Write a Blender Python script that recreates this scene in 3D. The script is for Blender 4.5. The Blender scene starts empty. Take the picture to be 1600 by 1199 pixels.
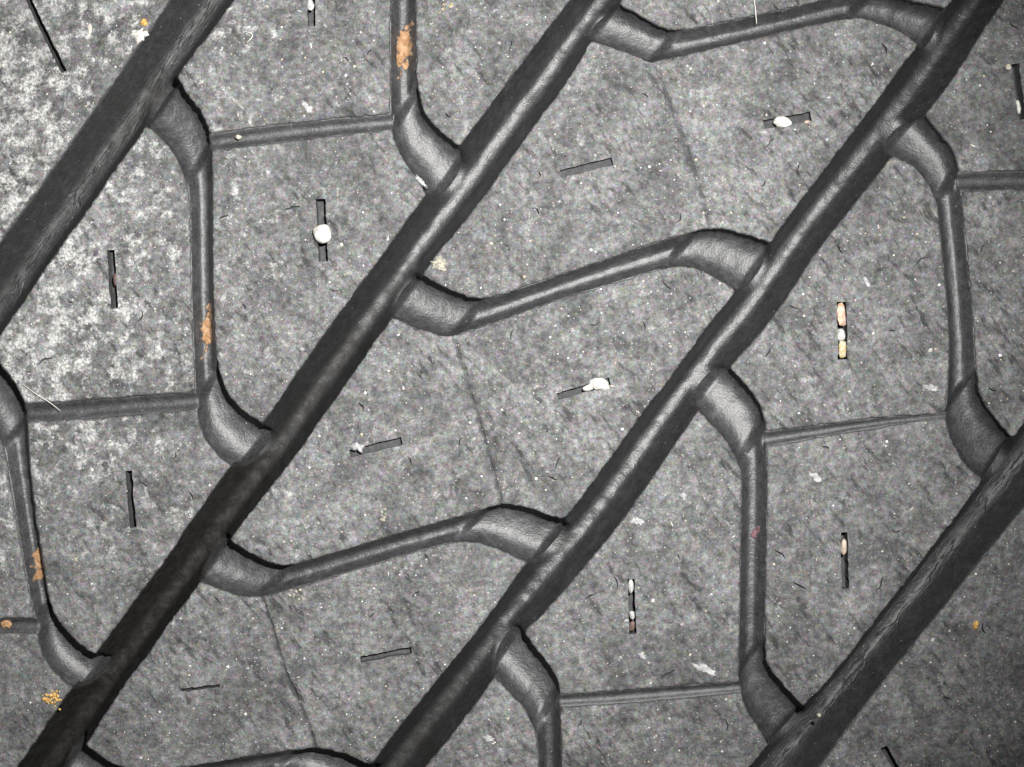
import bpy, math, random
import numpy as np
from mathutils import Vector, noise, Matrix
from mathutils.geometry import delaunay_2d_cdt

random.seed(7); rng = np.random.default_rng(7)
sc = bpy.context.scene
COL = sc.collection

# ------------------------------------------------------------------ units
# 1 tread unit = 0.07 mm.  u, v = units in the plane touching the crown of the tyre.
S = 7.0e-5
CX, CY = 800.0, 599.5
HC = 3100.0                      # camera distance in tread units (about 22 cm)

# ------------------------------------------------------------------ camera
cam_d = bpy.data.cameras.new('camera'); cam = bpy.data.objects.new('camera', cam_d); COL.objects.link(cam)
cam.location = (0, 0, HC * S)
cam_d.sensor_width = 36.0; cam_d.lens = 36.0 * HC / 1600.0
cam_d.clip_start = 0.005; cam_d.clip_end = 20.0
sc.camera = cam

# ------------------------------------------------------------------ world and flash
world = bpy.data.worlds.new('World'); sc.world = world; world.use_nodes = True
bg = world.node_tree.nodes['Background']
bg.inputs['Color'].default_value = (0.92, 0.96, 1.0, 1); bg.inputs['Strength'].default_value = 0.05

fl = bpy.data.lights.new('camera_flash', 'SPOT'); flash = bpy.data.objects.new('camera_flash', fl); COL.objects.link(flash)
fl.shadow_soft_size = 0.005; fl.spot_size = math.radians(51); fl.spot_blend = 1.0
fl.energy = 6.3; fl.color = (1.0, 0.985, 0.965)
flash.location = (0.034, 0.046, HC * S + 0.003)
tgt = Vector((-0.014, 0.014, 0)); d = tgt - Vector(flash.location)
flash.rotation_euler = d.to_track_quat('-Z', 'Y').to_euler()

sc.view_settings.view_transform = 'Standard'; sc.view_settings.look = 'None'
sc.view_settings.gamma = 1.0; sc.view_settings.exposure = 0.0
sc.view_settings.use_curve_mapping = False

# ------------------------------------------------------------------ the tyre's curved surface
AX = np.array([0.66, 0.7513]); AX /= np.linalg.norm(AX)        # rolling direction (x right, y up)
AV = np.array([AX[1], -AX[0]])                                 # across the tread
R1 = 4450.0                                                    # rolling radius  (31 cm)
RC = 8000.0                                                    # crown radius

def crown(v):
    a = np.abs(v)
    return v * v / (2 * RC) + np.maximum(a - 760, 0) ** 2 / 2600.0

def surf_z(x, y, dep=0.0):
    u = x * AX[0] + y * AX[1]; v = x * AV[0] + y * AV[1]
    rho = R1 - crown(v) - dep
    return np.sqrt(np.maximum(rho * rho - u * u, 1.0)) - R1

def surf_n(x, y):
    e = 2.0
    gx = (surf_z(x + e, y) - surf_z(x - e, y)) / (2 * e)
    gy = (surf_z(x, y + e) - surf_z(x, y - e)) / (2 * e)
    n = np.stack([-gx, -gy, np.ones_like(gx)], -1)
    return n / np.linalg.norm(n, axis=-1, keepdims=True)

def tread(P):
    """Tracing coordinates (picture pixels, y down) -> position on the curved tread (units)."""
    P = np.asarray(P, float)
    dx = P[..., 0] - CX; dy = CY - P[..., 1]
    x, y = dx.copy(), dy.copy()
    for _ in range(8):
        z = surf_z(x, y)
        k = 1 - z / HC
        x, y = dx * k, dy * k
    return x, y, surf_z(x, y)

def place(P, dep):
    """Point at depth dep below the tread surface (along its normal), in metres."""
    x, y, z = tread(P)
    n = surf_n(x, y)
    dep = np.asarray(dep, float)
    q = np.stack([x, y, z], -1) - n * dep[..., None]
    return q * S

# ------------------------------------------------------------------ polyline helpers
def A(*pts): return np.array(pts, float)

def arclen(P):
    return np.concatenate([[0], np.cumsum(np.linalg.norm(np.diff(P, axis=0), axis=1))])

def resample(P, step, closed=False):
    if closed: P = np.vstack([P, P[:1]])
    s = arclen(P); n = max(2, int(round(s[-1] / step)))
    t = np.linspace(0, s[-1], n + 1)
    Q = np.stack([np.interp(t, s, P[:, 0]), np.interp(t, s, P[:, 1])], 1)
    return Q[:-1] if closed else Q

def at_frac(P, f):
    s = arclen(P); t = np.asarray(f) * s[-1]
    return np.stack([np.interp(t, s, P[:, 0]), np.interp(t, s, P[:, 1])], -1)

def chaikin(P, n=2):
    for _ in range(n):
        a = P[:-1] * .75 + P[1:] * .25; b = P[:-1] * .25 + P[1:] * .75
        Q = np.empty((2 * len(a), 2)); Q[0::2] = a; Q[1::2] = b
        P = np.vstack([P[:1], Q[1:-1], P[-1:]])
    return P

def project(P, q):
    """arc length on polyline P nearest to q"""
    s = arclen(P); a = P[:-1]; b = P[1:] - a
    t = np.clip(((q - a) * b).sum(1) / np.maximum((b * b).sum(1), 1e-9), 0, 1)
    d = np.linalg.norm(a + b * t[:, None] - q, axis=1); i = d.argmin()
    return s[i] + t[i] * (s[i + 1] - s[i])

def pt_at(P, t):
    s = arclen(P)
    return np.array([np.interp(t, s, P[:, 0]), np.interp(t, s, P[:, 1])])

def sub(P, t0, t1):
    s = arclen(P)
    lo, hi = min(t0, t1), max(t0, t1)
    m = (s > lo + .5) & (s < hi - .5)
    Q = np.vstack([pt_at(P, lo)[None], P[m], pt_at(P, hi)[None]])
    return Q if t0 <= t1 else Q[::-1]

def extend(P, a, b):
    d0 = P[0] - P[2 if len(P) > 4 else 1]; d0 /= np.linalg.norm(d0)
    d1 = P[-1] - P[-3 if len(P) > 4 else -2]; d1 /= np.linalg.norm(d1)
    return np.vstack([P[0] + d0 * a, P, P[-1] + d1 * b])

def inside(P, pts):
    x, y = pts[:, 0], pts[:, 1]; c = np.zeros(len(pts), bool)
    n = len(P); j = n - 1
    for i in range(n):
        xi, yi = P[i]; xj, yj = P[j]
        if yi != yj:
            m = ((yi > y) != (yj > y)) & (x < (xj - xi) * (y - yi) / (yj - yi) + xi)
            c ^= m
        j = i
    return c

def area(P):
    return 0.5 * np.sum(P[:, 0] * np.roll(P[:, 1], -1) - np.roll(P[:, 0], -1) * P[:, 1])

def inset(P, r):
    """move every vertex of a closed ring inwards by r (ring must have positive area)"""
    t = np.roll(P, -1, 0) - np.roll(P, 1, 0); t /= np.maximum(np.linalg.norm(t, axis=1, keepdims=True), 1e-9)
    n = np.stack([-t[:, 1], t[:, 0]], 1)
    return P + n * (r[:, None] if np.ndim(r) else r)

def in_view(P, m=25):
    return (P[:, 0] > -m) & (P[:, 0] < 1600 + m) & (P[:, 1] > -m) & (P[:, 1] < 1199 + m)

def nz(x, y, s, seed=0.0):
    return noise.noise(Vector((x / s + seed * 17.3, y / s - seed * 9.1, seed * 3.7)))

# ------------------------------------------------------------------ traced pattern
G1L = A((264,0),(242,35),(207,84),(150,168),(105,231),(52,308),(0,378))
G1R = A((364,0),(320,60),(275,120),(228,196),(168,280),(130,336),(84,396),(35,474),(0,521))
G2L = A((891,0),(820,93),(717,229),(664,306),(610,382),(537,480),(470,575),(410,664),(361,728),(330,770),(291,826),(242,898),(210,939),(175,989),(148,1024),(114,1076),(90,1106),(49,1168),(26,1199))
G2R = A((972,0),(924,63),(886,128),(821,212),(750,315),(677,402),(659,430),(612,495),(558,575),(502,652),(449,729),(403,784),(357,845),(312,909),(252,989),(224,1031),(192,1072),(158,1126),(131,1166),(106,1199))
G3L = A((1490,0),(1436,68),(1387,137),(1320,224),(1232,340),(1205,379),(1152,454),(1115,498),(1066,568),(996,656),(951,722),(882,812),(824,879),(761,968),(698,1045),(628,1133),(580,1197))
G3R = A((1569,0),(1530,56),(1485,130),(1446,179),(1395,242),(1355,294),(1278,389),(1220,480),(1180,530),(1140,574),(1091,640),(1031,729),(968,820),(905,895),(850,958),(817,988),(773,1059),(705,1150),(665,1199))
G4L = A((1600,662),(1583,684),(1537,750),(1485,820),(1422,902),(1362,979),(1313,1045),(1255,1106),(1201,1164),(1172,1199))
G4R = A((1600,793),(1562,839),(1516,895),(1471,954),(1425,1010),(1376,1070),(1331,1129),(1280,1199))
ext = lambda P, a, b: resample(chaikin(extend(P, a, b), 1), 5)
G1L = ext(G1L, 420, 420); G1R = ext(G1R, 420, 420)
G2L = ext(G2L, 420, 420); G2R = ext(G2R, 420, 420)
G3L = ext(G3L, 420, 420); G3R = ext(G3R, 420, 420)
G4L = ext(G4L, 900, 700); G4R = ext(G4R, 900, 700)

# lateral grooves: (upper / right edge, lower / left edge), both from the left main groove to the right one
LAT = {}
LAT['A1'] = (A((586,-316),(620,-264),(642,-225),(649,-190),(649,0),(650,119),(656,158),(664,182),(698,214),(717,229)),
             A((541,-252),(575,-215),(598,-172),(609,-130),(610,0),(610,105),(610,189),(614,214),(624,242),(652,277),(664,302)))
LAT['A2'] = (A((275,120),(294,151),(313,173),(322,193),(329,221),(331,245),(331,420),(336,561),(343,589),(354,617),(385,649),(410,664)),
             A((228,196),(259,221),(277,249),(289,277),(296,305),(298,420),(299,488),(303,575),(305,624),(310,659),(319,687),(347,719),(361,728)))
LAT['A3'] = (A((-16,544),(0,573),(18,593),(32,617),(41,645),(42,698),(50,775),(63,867),(75,940),(91,975),(116,1003),(148,1024)),
             A((-62,612),(-34,640),(-12,665),(6,698),(14,750),(22,795),(35,877),(49,947),(58,989),(60,1007),(70,1035),(95,1062),(114,1076)))
LAT['B1'] = (A((968,7),(996,21),(1024,39),(1045,46),(1070,47),(1115,39),(1220,16),(1285,0),(1330,-12),(1375,-12),(1422,0),(1480,14)),
             A((924,63),(958,74),(989,84),(1014,97),(1045,91),(1115,75),(1220,50),(1261,40),(1324,28),(1352,26),(1376,35),(1404,46),(1434,68)))
LAT['B2'] = (A((659,430),(701,453),(733,465),(752,468),(778,463),(820,449),(923,414),(996,389),(1063,368),(1101,357),(1126,357),(1157,364),(1205,380)),
             A((612,495),(652,512),(677,521),(701,527),(726,519),(778,503),(853,474),(958,442),(1038,418),(1066,414),(1094,419),(1122,435),(1152,454)))
LAT['B3'] = (A((357,845),(385,863),(421,881),(449,886),(488,875),(575,849),(645,828),(715,809),(757,797),(782,787),(820,792),(856,807),(882,813)),
             A((312,909),(336,919),(368,930),(405,935),(463,919),(540,895),(610,874),(680,854),(715,846),(750,847),(785,860),(824,879)))
LAT['B4'] = (A((131,1166),(154,1182),(182,1199),(215,1207),(245,1208),(298,1199),(368,1187),(453,1175),(489,1170),(519,1175),(551,1185),(580,1197)),
             A((92,1220),(130,1240),(180,1256),(230,1250),(300,1236),(400,1216),(450,1212),(490,1225),(528,1262)))
LAT['C1'] = (A((1446,179),(1467,207),(1485,228),(1495,249),(1499,273),(1504,315),(1513,410),(1522,505),(1525,568),(1530,610),(1544,642),(1583,684)),
             A((1395,242),(1425,256),(1443,273),(1460,301),(1467,326),(1475,410),(1481,470),(1485,540),(1483,596),(1479,645),(1481,670),(1492,698),(1516,733),(1537,750)))
LAT['C2'] = (A((1140,574),(1164,600),(1185,624),(1195,655),(1199,698),(1199,800),(1196,919),(1194,1021),(1203,1047),(1225,1073),(1255,1106)),
             A((1091,640),(1119,670),(1140,694),(1151,715),(1159,736),(1159,800),(1157,919),(1155,1042),(1157,1077),(1164,1105),(1182,1133),(1201,1164)))
LAT['C3'] = (A((817,988),(839,1017),(860,1042),(872,1066),(875,1091),(877,1199),(878,1400),(885,1440),(905,1470),(925,1490)),
             A((773,1059),(800,1087),(821,1108),(835,1136),(841,1164),(842,1199),(841,1410),(845,1450),(860,1500),(872,1552)))
def shifted(k, dx, dy): return tuple(p + np.array([dx, dy]) for p in LAT[k])
LAT['A0'] = shifted('A1', 307, -439); LAT['A4'] = shifted('A3', -262, 362)
LAT['B0'] = shifted('B1', 306, -408); LAT['B5'] = shifted('B4', -262, 362)
LAT['C0'] = shifted('C1', 306, -408); LAT['C4'] = shifted('C3', -268, 372)
ROWS = [('A', G1R, G2L, ['A0', 'A1', 'A2', 'A3', 'A4']),
        ('B', G2R, G3L, ['B0', 'B1', 'B2', 'B3', 'B4', 'B5']),
        ('C', G3R, G4L, ['C0', 'C1', 'C2', 'C3', 'C4'])]
for _, ga, gb, ks in ROWS:
    for k in ks:
        e = []
        for P in LAT[k]:
            P = P.copy(); P[0] = pt_at(ga, project(ga, P[0])); P[-1] = pt_at(gb, project(gb, P[-1]))
            e.append(resample(chaikin(P, 2), 3.0))
        LAT[k] = tuple(e)

# worn narrow channels that cut rows A and C once more: (upper edge, lower edge, lateral on its left, lateral on its right)
CHAN = {
 'A21': (A((329,210),(400,199),(500,187),(611,178)), A((331,234),(400,227),(500,214),(612,202)), 'A2', 'A1'),
 'A32': (A((41,632),(105,629),(210,620),(302,613)), A((41,659),(140,655),(210,647),(304,641)), 'A3', 'A2'),
 'A43': (A((-200,975),(-100,971),(0,968),(54,966)), A((-200,996),(-100,993),(0,989),(58,990)), 'A4', 'A3'),
 'C21': (A((1198,675),(1320,660),(1400,651),(1480,645)), A((1200,698),(1268,686),(1360,669),(1480,653)), 'C2', 'C1'),
 'C32': (A((876,1087),(940,1082),(1050,1074),(1155,1066)), A((876,1105),(975,1100),(1060,1092),(1156,1083)), 'C3', 'C2'),
 'C10': (A((1498,270),(1550,268),(1600,268),(1800,262)), A((1500,298),(1550,297),(1600,296),(1800,292)), 'C1', 'C0'),
}

# slits (pin sipes): end, end, width, depth
SIPES = [((28,-34),(100,113),9,16), ((501,311),(505,409),15,15), ((173,391),(179,482),12,15), ((201,736),(208,825),10,17),
         ((485,-45),(487,41),12,14), ((876,272),(957,252),12,11), ((1193,195),(1267,182),14,12), ((871,620),(953,596),11,12),
         ((547,709),(628,689),12,12), ((563,1031),(643,1016),10,14), ((283,1079),(343,1072),5,12), ((986,905),(989,991),11,18),
         ((1315,472),(1317,562),15,16), ((1319,832),(1321,920),11,18), ((1586,100),(1598,187),12,16), ((1381,1168),(1426,1242),10,16)]

# small cuts and nicks in the rubber: centre, length, angle
NICKS = [(965,389,24,80),(1059,341,18,-60),(842,273,12,80),(1203,224,20,-50),(1007,150,14,30),(1192,287,12,-45),(577,82,12,-60),
 (540,93,12,40),(797,70,14,-80),(456,326,26,-10),(476,330,14,25),(1584,38,18,45),(1381,77,20,60),(1248,263,18,-80),(1199,228,16,-60),
 (1313,389,18,60),(1537,389,16,-60),(219,495,20,-65),(70,565,24,-25),(224,759,18,30),(298,775,16,60),(273,712,12,-70),(661,582,18,-70),
 (563,637,16,60),(801,523,18,-80),(522,453,14,10),(872,724,26,-65),(863,747,16,20),(930,505,18,-20),(1005,510,16,75),(1042,446,18,45),
 (1198,551,18,-55),(1439,410,26,-35),(1394,517,9,0),(1453,657,12,-25),(1551,607,16,35),(961,910,22,75),(921,933,16,-25),
 (1045,1052,24,-30),(1133,1133,20,75),(1219,867,22,40),(1374,912,24,-70),(1538,982,16,70),(1250,916,24,30),(350,340,16,-20),
 (1290,700,12,20),(700,180,10,40),(1020,760,14,-50),(650,930,16,-40),(380,480,12,60),(840,330,10,70),(110,470,12,30),(720,690,12,-70),
 (1480,1090,14,20),(580,960,10,-30),(640,720,12,70),(1400,830,14,10),(1090,560,10,-30),(1240,480,14,25),(905,1130,12,-60),(1060,870,10,60)]

# worn-down crease lines in the middle row
CREASE = [A((1022,100),(1045,151),(1070,224),(1091,280),(1111,352)), A((710,532),(733,603),(754,680),(771,736),(784,783)),
          A((408,938),(425,986),(453,1070),(481,1129),(491,1166))]
CREASE = [resample(chaikin(c, 2), 3) for c in CREASE]
CREASE = [c + np.array([[3.0 * nz(p[0], p[1], 38, 71) + 1.2 * nz(p[0], p[1], 11, 72), 0] for p in c]) for c in CREASE]

CRE = {}
def top_dep(P, dcre=True):
    """depth of the worn top: gentle waviness, pits, scuffs, and the worn creases (tracing units)"""
    out = np.empty(len(P))
    for i, (x, y) in enumerate(P):
        h = 1.3 * nz(x, y, 60, 1) + 0.9 * nz(x, y, 24, 2) + 0.75 * nz(x, y, 10, 3) + 0.45 * nz(x, y, 5, 4)
        a = (x * .66 - y * .75); b = (x * .75 + y * .66)          # scuff marks drawn across the tread
        k = nz(a / 13, b / 42, 1.0, 5)
        if k > .30: h += (k - .30) * 5.0
        out[i] = h
    if dcre:
        for c in CREASE:
            lo = c.min(0) - 30; hi = c.max(0) + 30
            m = np.where((P[:, 0] > lo[0]) & (P[:, 0] < hi[0]) & (P[:, 1] > lo[1]) & (P[:, 1] < hi[1]))[0]
            if len(m) == 0: continue
            q = P[m]; D = np.linalg.norm(q[:, None] - c[None], axis=2); j = D.argmin(1); dist = D.min(1)
            side = np.where(q[:, 0] < c[j, 0], -1.0, 1.0) * dist
            prof = np.where(side > 0, np.exp(-(side / 3.0) ** 2), .50 * np.exp(-(side / 12.0) ** 2) + .50 * np.exp(-(side / 5.0) ** 2))
            CRE.setdefault(id(P), []).append((m, prof))
            out[m] += 7.5 * prof * (0.75 + 0.5 * np.array([nz(p[0], p[1], 30, 8) for p in q]))
    return out

# ------------------------------------------------------------------ materials
def mat(name):
    m = bpy.data.materials.new(name); m.use_nodes = True
    nt = m.node_tree; b = nt.nodes['Principled BSDF']
    return m, nt, b
def N(nt, t, **kw):
    n = nt.nodes.new(t)
    for k, v in kw.items(): setattr(n, k, v)
    return n
def ramp(nt, src, stops, interp='LINEAR'):
    r = N(nt, 'ShaderNodeValToRGB'); r.color_ramp.interpolation = interp
    e = r.color_ramp.elements
    while len(e) < len(stops): e.new(.5)
    for i, (p, c) in enumerate(stops):
        e[i].position = p; e[i].color = c if len(c) == 4 else (*c, 1)
    nt.links.new(src, r.inputs[0]); return r.outputs['Color']
def g(v): return (v, v, v, 1)
def noise_n(nt, vec, scale, detail=2.0, rough=.5, dist=0.0):
    n = N(nt, 'ShaderNodeTexNoise'); n.inputs['Scale'].default_value = scale
    n.inputs['Detail'].default_value = detail; n.inputs['Roughness'].default_value = rough
    n.inputs['Distortion'].default_value = dist
    nt.links.new(vec, n.inputs['Vector']); return n.outputs['Fac']
def mixc(nt, fac, a, b, mode='MIX'):
    m = N(nt, 'ShaderNodeMix', data_type='RGBA', blend_type=mode, clamp_factor=True)
    for sock, v in ((m.inputs[0], fac), (m.inputs[6], a), (m.inputs[7], b)):
        if isinstance(v, (int, float)): sock.default_value = v
        elif isinstance(v, tuple): sock.default_value = v
        else: nt.links.new(v, sock)
    return m.outputs[2]
def math_n(nt, op, a, b=None, clamp=False):
    m = N(nt, 'ShaderNodeMath', operation=op, use_clamp=clamp)
    for i, v in enumerate((a, b)):
        if v is None: continue
        if isinstance(v, (int, float)): m.inputs[i].default_value = v
        else: nt.links.new(v, m.inputs[i])
    return m.outputs[0]
U = 1.0 / S      # noise scale of one feature per tread unit

def rubber_top():
    m, nt, b = mat('worn_dusty_rubber')
    tc = N(nt, 'ShaderNodeTexCoord').outputs['Object']
    dust = N(nt, 'ShaderNodeAttribute', attribute_name='dust').outputs['Fac']
    n1 = noise_n(nt, tc, U / 11, 5, .78)
    n2 = noise_n(nt, tc, U / 3.2, 2, .6)
    n3 = noise_n(nt, tc, U / 42, 2, .6)
    # scuffs stretched across the tread
    mp = N(nt, 'ShaderNodeMapping', vector_type='TEXTURE'); nt.links.new(tc, mp.inputs['Vector'])
    mp.inputs['Rotation'].default_value = (0, 0, math.radians(-52)); mp.inputs['Scale'].default_value = (3.2, 1, 1)
    n4 = noise_n(nt, mp.outputs[0], U / 12, 3, .6)
    base = ramp(nt, n1, [(.30, g(.040)), (.5, g(.116)), (.70, g(.215))])
    fine = ramp(nt, n2, [(.25, g(.66)), (.5, g(.97)), (.75, g(1.36))])
    c = mixc(nt, 1.0, base, fine, 'MULTIPLY')
    blot = ramp(nt, n3, [(.3, g(.62)), (.62, g(1.15))])
    c = mixc(nt, .9, c, blot, 'MULTIPLY')
    c = mixc(nt, 1.0, c, ramp(nt, noise_n(nt, tc, U / 95, 3, .6), [(.34, g(.74)), (.64, g(1.18))]), 'MULTIPLY')
    sc_ = ramp(nt, n4, [(.36, g(.42)), (.44, g(1.0)), (.8, g(1.10))])
    clus = ramp(nt, noise_n(nt, tc, U / 130, 2, .5), [(.42, g(.15)), (.58, g(1))])
    c = mixc(nt, clus, c, sc_, 'MULTIPLY')
    # colour flecks: mineral dust in slightly warm and cool tints
    hue = N(nt, 'ShaderNodeTexNoise'); hue.inputs['Scale'].default_value = U / 7; hue.inputs['Detail'].default_value = 2
    nt.links.new(tc, hue.inputs['Vector'])
    c = mixc(nt, .34, c, mixc(nt, 1.0, c, mixc(nt, 1.0, hue.outputs['Color'], (2, 2, 2, 1), 'MULTIPLY'), 'MULTIPLY'))
    # pale road dust lying in patches
    d1 = noise_n(nt, tc, U / 26, 6, .74)
    d2 = math_n(nt, 'ADD', d1, math_n(nt, 'MULTIPLY', math_n(nt, 'SUBTRACT', dust, .5), .50))
    dm = ramp(nt, d2, [(.575, g(0)), (.69, g(1))])
    grain = ramp(nt, noise_n(nt, tc, U / 4.5, 2, .7), [(.32, g(.05)), (.62, g(1))])
    c = mixc(nt, math_n(nt, 'MULTIPLY', dm, grain), c, (.47, .47, .455, 1))
    # bright mineral specks
    vo = N(nt, 'ShaderNodeTexVoronoi'); vo.inputs['Scale'].default_value = U / 6.5; nt.links.new(tc, vo.inputs['Vector'])
    sp = ramp(nt, vo.outputs['Distance'], [(.10, g(1)), (.25, g(0))])
    sel = N(nt, 'ShaderNodeSeparateColor'); nt.links.new(vo.outputs['Color'], sel.inputs[0])
    sk = math_n(nt, 'GREATER_THAN', sel.outputs[0], .80)
    c = mixc(nt, math_n(nt, 'MULTIPLY', math_n(nt, 'MULTIPLY', sp, sk), .45), c, (.50, .49, .46, 1))
    # clean rubber where the edge rolls over
    clean = ramp(nt, dust, [(.02, g(1)), (.22, g(0))])
    c = mixc(nt, clean, c, mixc(nt, 1.0, (.040, .041, .044, 1), fine, 'MULTIPLY'))
    nt.links.new(c, b.inputs['Base Color'])
    b.inputs['Roughness'].default_value = .78; b.inputs['Specular IOR Level'].default_value = .32
    bh = math_n(nt, 'ADD', math_n(nt, 'MULTIPLY', n1, .6), math_n(nt, 'MULTIPLY', n2, .5))
    bu = N(nt, 'ShaderNodeBump'); bu.inputs['Strength'].default_value = .75; bu.inputs['Distance'].default_value = 3.2 * S
    nt.links.new(bh, bu.inputs['Height']); nt.links.new(bu.outputs[0], b.inputs['Normal'])
    return m

def rubber_groove(name, tone, rough, crack):
    m, nt, b = mat(name)
    tc = N(nt, 'ShaderNodeTexCoord').outputs['Object']
    uv = N(nt, 'ShaderNodeUVMap', uv_map='along').outputs['UV']
    n1 = noise_n(nt, tc, U / 26, 3, .6); n2 = noise_n(nt, tc, U / 4, 2, .6)
    c = ramp(nt, n1, [(.25, g(tone * .62)), (.55, (tone * .98, tone, tone * 1.05, 1)), (.8, g(tone * 1.5))])
    c = mixc(nt, .8, c, ramp(nt, n2, [(.25, g(.6)), (.75, g(1.4))]), 'MULTIPLY')
    # fine lengthwise streaks left by the mould and by flexing
    mp = N(nt, 'ShaderNodeMapping'); nt.links.new(uv, mp.inputs['Vector']); mp.inputs['Scale'].default_value = (.028, .35, 1)
    st = noise_n(nt, mp.outputs[0], 1.0, 4, .65, .4)
    c = mixc(nt, .4, c, ramp(nt, st, [(.3, g(.55)), (.7, g(1.35))]), 'MULTIPLY')
    vo = N(nt, 'ShaderNodeTexVoronoi'); vo.inputs['Scale'].default_value = U / 9; nt.links.new(tc, vo.inputs['Vector'])
    sel = N(nt, 'ShaderNodeSeparateColor'); nt.links.new(vo.outputs['Color'], sel.inputs[0])
    sp = math_n(nt, 'MULTIPLY', ramp(nt, vo.outputs['Distance'], [(.07, g(1)), (.16, g(0))]), math_n(nt, 'GREATER_THAN', sel.outputs[0], .93))
    c = mixc(nt, math_n(nt, 'MULTIPLY', sp, .6), c, (.35, .34, .32, 1))
    n5 = noise_n(nt, tc, U / 11, 5, .75)
    h = math_n(nt, 'ADD', math_n(nt, 'MULTIPLY', n2, .45), math_n(nt, 'MULTIPLY', st, .18))
    h = math_n(nt, 'ADD', h, math_n(nt, 'MULTIPLY', n5, .55))
    c = mixc(nt, .8, c, ramp(nt, n5, [(.32, g(.45)), (.5, g(1.0)), (.7, g(1.7))]), 'MULTIPLY')
    if crack > 0:
        mp2 = N(nt, 'ShaderNodeMapping'); nt.links.new(uv, mp2.inputs['Vector']); mp2.inputs['Scale'].default_value = (.016, .19, 1)
        wob = noise_n(nt, uv, .05, 2, .6)
        add = N(nt, 'ShaderNodeVectorMath', operation='ADD'); nt.links.new(mp2.outputs[0], add.inputs[0])
        cmb = N(nt, 'ShaderNodeCombineXYZ'); nt.links.new(math_n(nt, 'MULTIPLY', wob, 1.3), cmb.inputs[1]); nt.links.new(cmb.outputs[0], add.inputs[1])
        v2 = N(nt, 'ShaderNodeTexVoronoi', feature='DISTANCE_TO_EDGE'); v2.inputs['Scale'].default_value = 1.0
        nt.links.new(add.outputs[0], v2.inputs['Vector'])
        ck = ramp(nt, v2.outputs['Distance'], [(.0, g(1)), (.07, g(0))])
        sx = N(nt, 'ShaderNodeSeparateXYZ'); nt.links.new(uv, sx.inputs[0])
        off = math_n(nt, 'ABSOLUTE', math_n(nt, 'ADD', sx.outputs[1], math_n(nt, 'MULTIPLY', math_n(nt, 'SUBTRACT', wob, .5), 20)))
        band = ramp(nt, off, [(0.0, g(1)), (1.0, g(0))])
        band = math_n(nt, 'SUBTRACT', 1.0, math_n(nt, 'DIVIDE', off, 17.0), True)
        pm = ramp(nt, noise_n(nt, uv, .03, 2, .5), [(.40, g(0)), (.52, g(1))])
        ck = math_n(nt, 'MULTIPLY', math_n(nt, 'MULTIPLY', ck, math_n(nt, 'MINIMUM', math_n(nt, 'MULTIPLY', band, 2.5), 1.0)), math_n(nt, 'MULTIPLY', pm, crack * .8))
        h = math_n(nt, 'SUBTRACT', h, math_n(nt, 'MULTIPLY', ck, 1.2))
        c = mixc(nt, ck, c, (.012, .012, .012, 1))
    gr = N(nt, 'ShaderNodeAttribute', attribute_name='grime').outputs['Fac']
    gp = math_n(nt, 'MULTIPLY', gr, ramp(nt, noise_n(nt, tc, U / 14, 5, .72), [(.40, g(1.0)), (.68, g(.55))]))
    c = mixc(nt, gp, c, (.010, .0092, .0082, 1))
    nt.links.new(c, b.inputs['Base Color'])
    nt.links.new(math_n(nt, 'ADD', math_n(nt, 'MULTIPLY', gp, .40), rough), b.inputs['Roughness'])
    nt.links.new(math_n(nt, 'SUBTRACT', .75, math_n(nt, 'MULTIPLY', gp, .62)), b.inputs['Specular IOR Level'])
    bu = N(nt, 'ShaderNodeBump'); bu.inputs['Strength'].default_value = .6; bu.inputs['Distance'].default_value = 2.6 * S
    nt.links.new(h, bu.inputs['Height']); nt.links.new(bu.outputs[0], b.inputs['Normal'])
    return m

def stone_mat(name, col, col2, rough=.6, scale=10, sss=0.0):
    m, nt, b = mat(name)
    tc = N(nt, 'ShaderNodeTexCoord').outputs['Object']
    n = noise_n(nt, tc, U / scale, 3, .6)
    nt.links.new(ramp(nt, n, [(.26, (*[q * .45 for q in col2], 1)), (.40, (*col2, 1)), (.6, (*col, 1))]), b.inputs['Base Color'])
    b.inputs['Roughness'].default_value = rough
    bu = N(nt, 'ShaderNodeBump'); bu.inputs['Strength'].default_value = .6; bu.inputs['Distance'].default_value = 1.5 * S
    nt.links.new(noise_n(nt, tc, U / 4, 3, .6), bu.inputs['Height']); nt.links.new(bu.outputs[0], b.inputs['Normal'])
    return m

M_TOP = rubber_top()
M_MAIN = rubber_groove('smooth_groove_rubber', .023, .47, 0.0)
M_CRACK = rubber_groove('cracked_groove_rubber', .022, .55, 1.0)
M_LAT = rubber_groove('lateral_groove_rubber', .036, .48, 0.0)
M_CHAN = rubber_groove('channel_rubber', .036, .58, 0.0)
M_SIPE = rubber_groove('slit_rubber', .036, .85, 0.0)
M_CARC = rubber_groove('carcass_rubber', .04, .6, 0.0)
M_WHITE = stone_mat('white_quartz', (.66, .64, .60), (.44, .42, .38), .5)
M_GREYST = stone_mat('pale_grey_stone', (.46, .46, .44), (.26, .26, .25), .55, 6)
M_PINK = stone_mat('pink_stone', (.50, .38, .32), (.42, .24, .14), .5, 7)
M_YELL = stone_mat('yellow_stone', (.40, .37, .28), (.34, .25, .09), .5, 6)
M_TAN = stone_mat('tan_stone', (.50, .40, .33), (.33, .26, .21), .5, 6)
M_RED = stone_mat('reddish_stone', (.13, .075, .06), (.07, .05, .045), .6, 5)
M_CLAY = stone_mat('ochre_clay', (.36, .205, .095), (.20, .12, .065), .9, 5)
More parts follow.
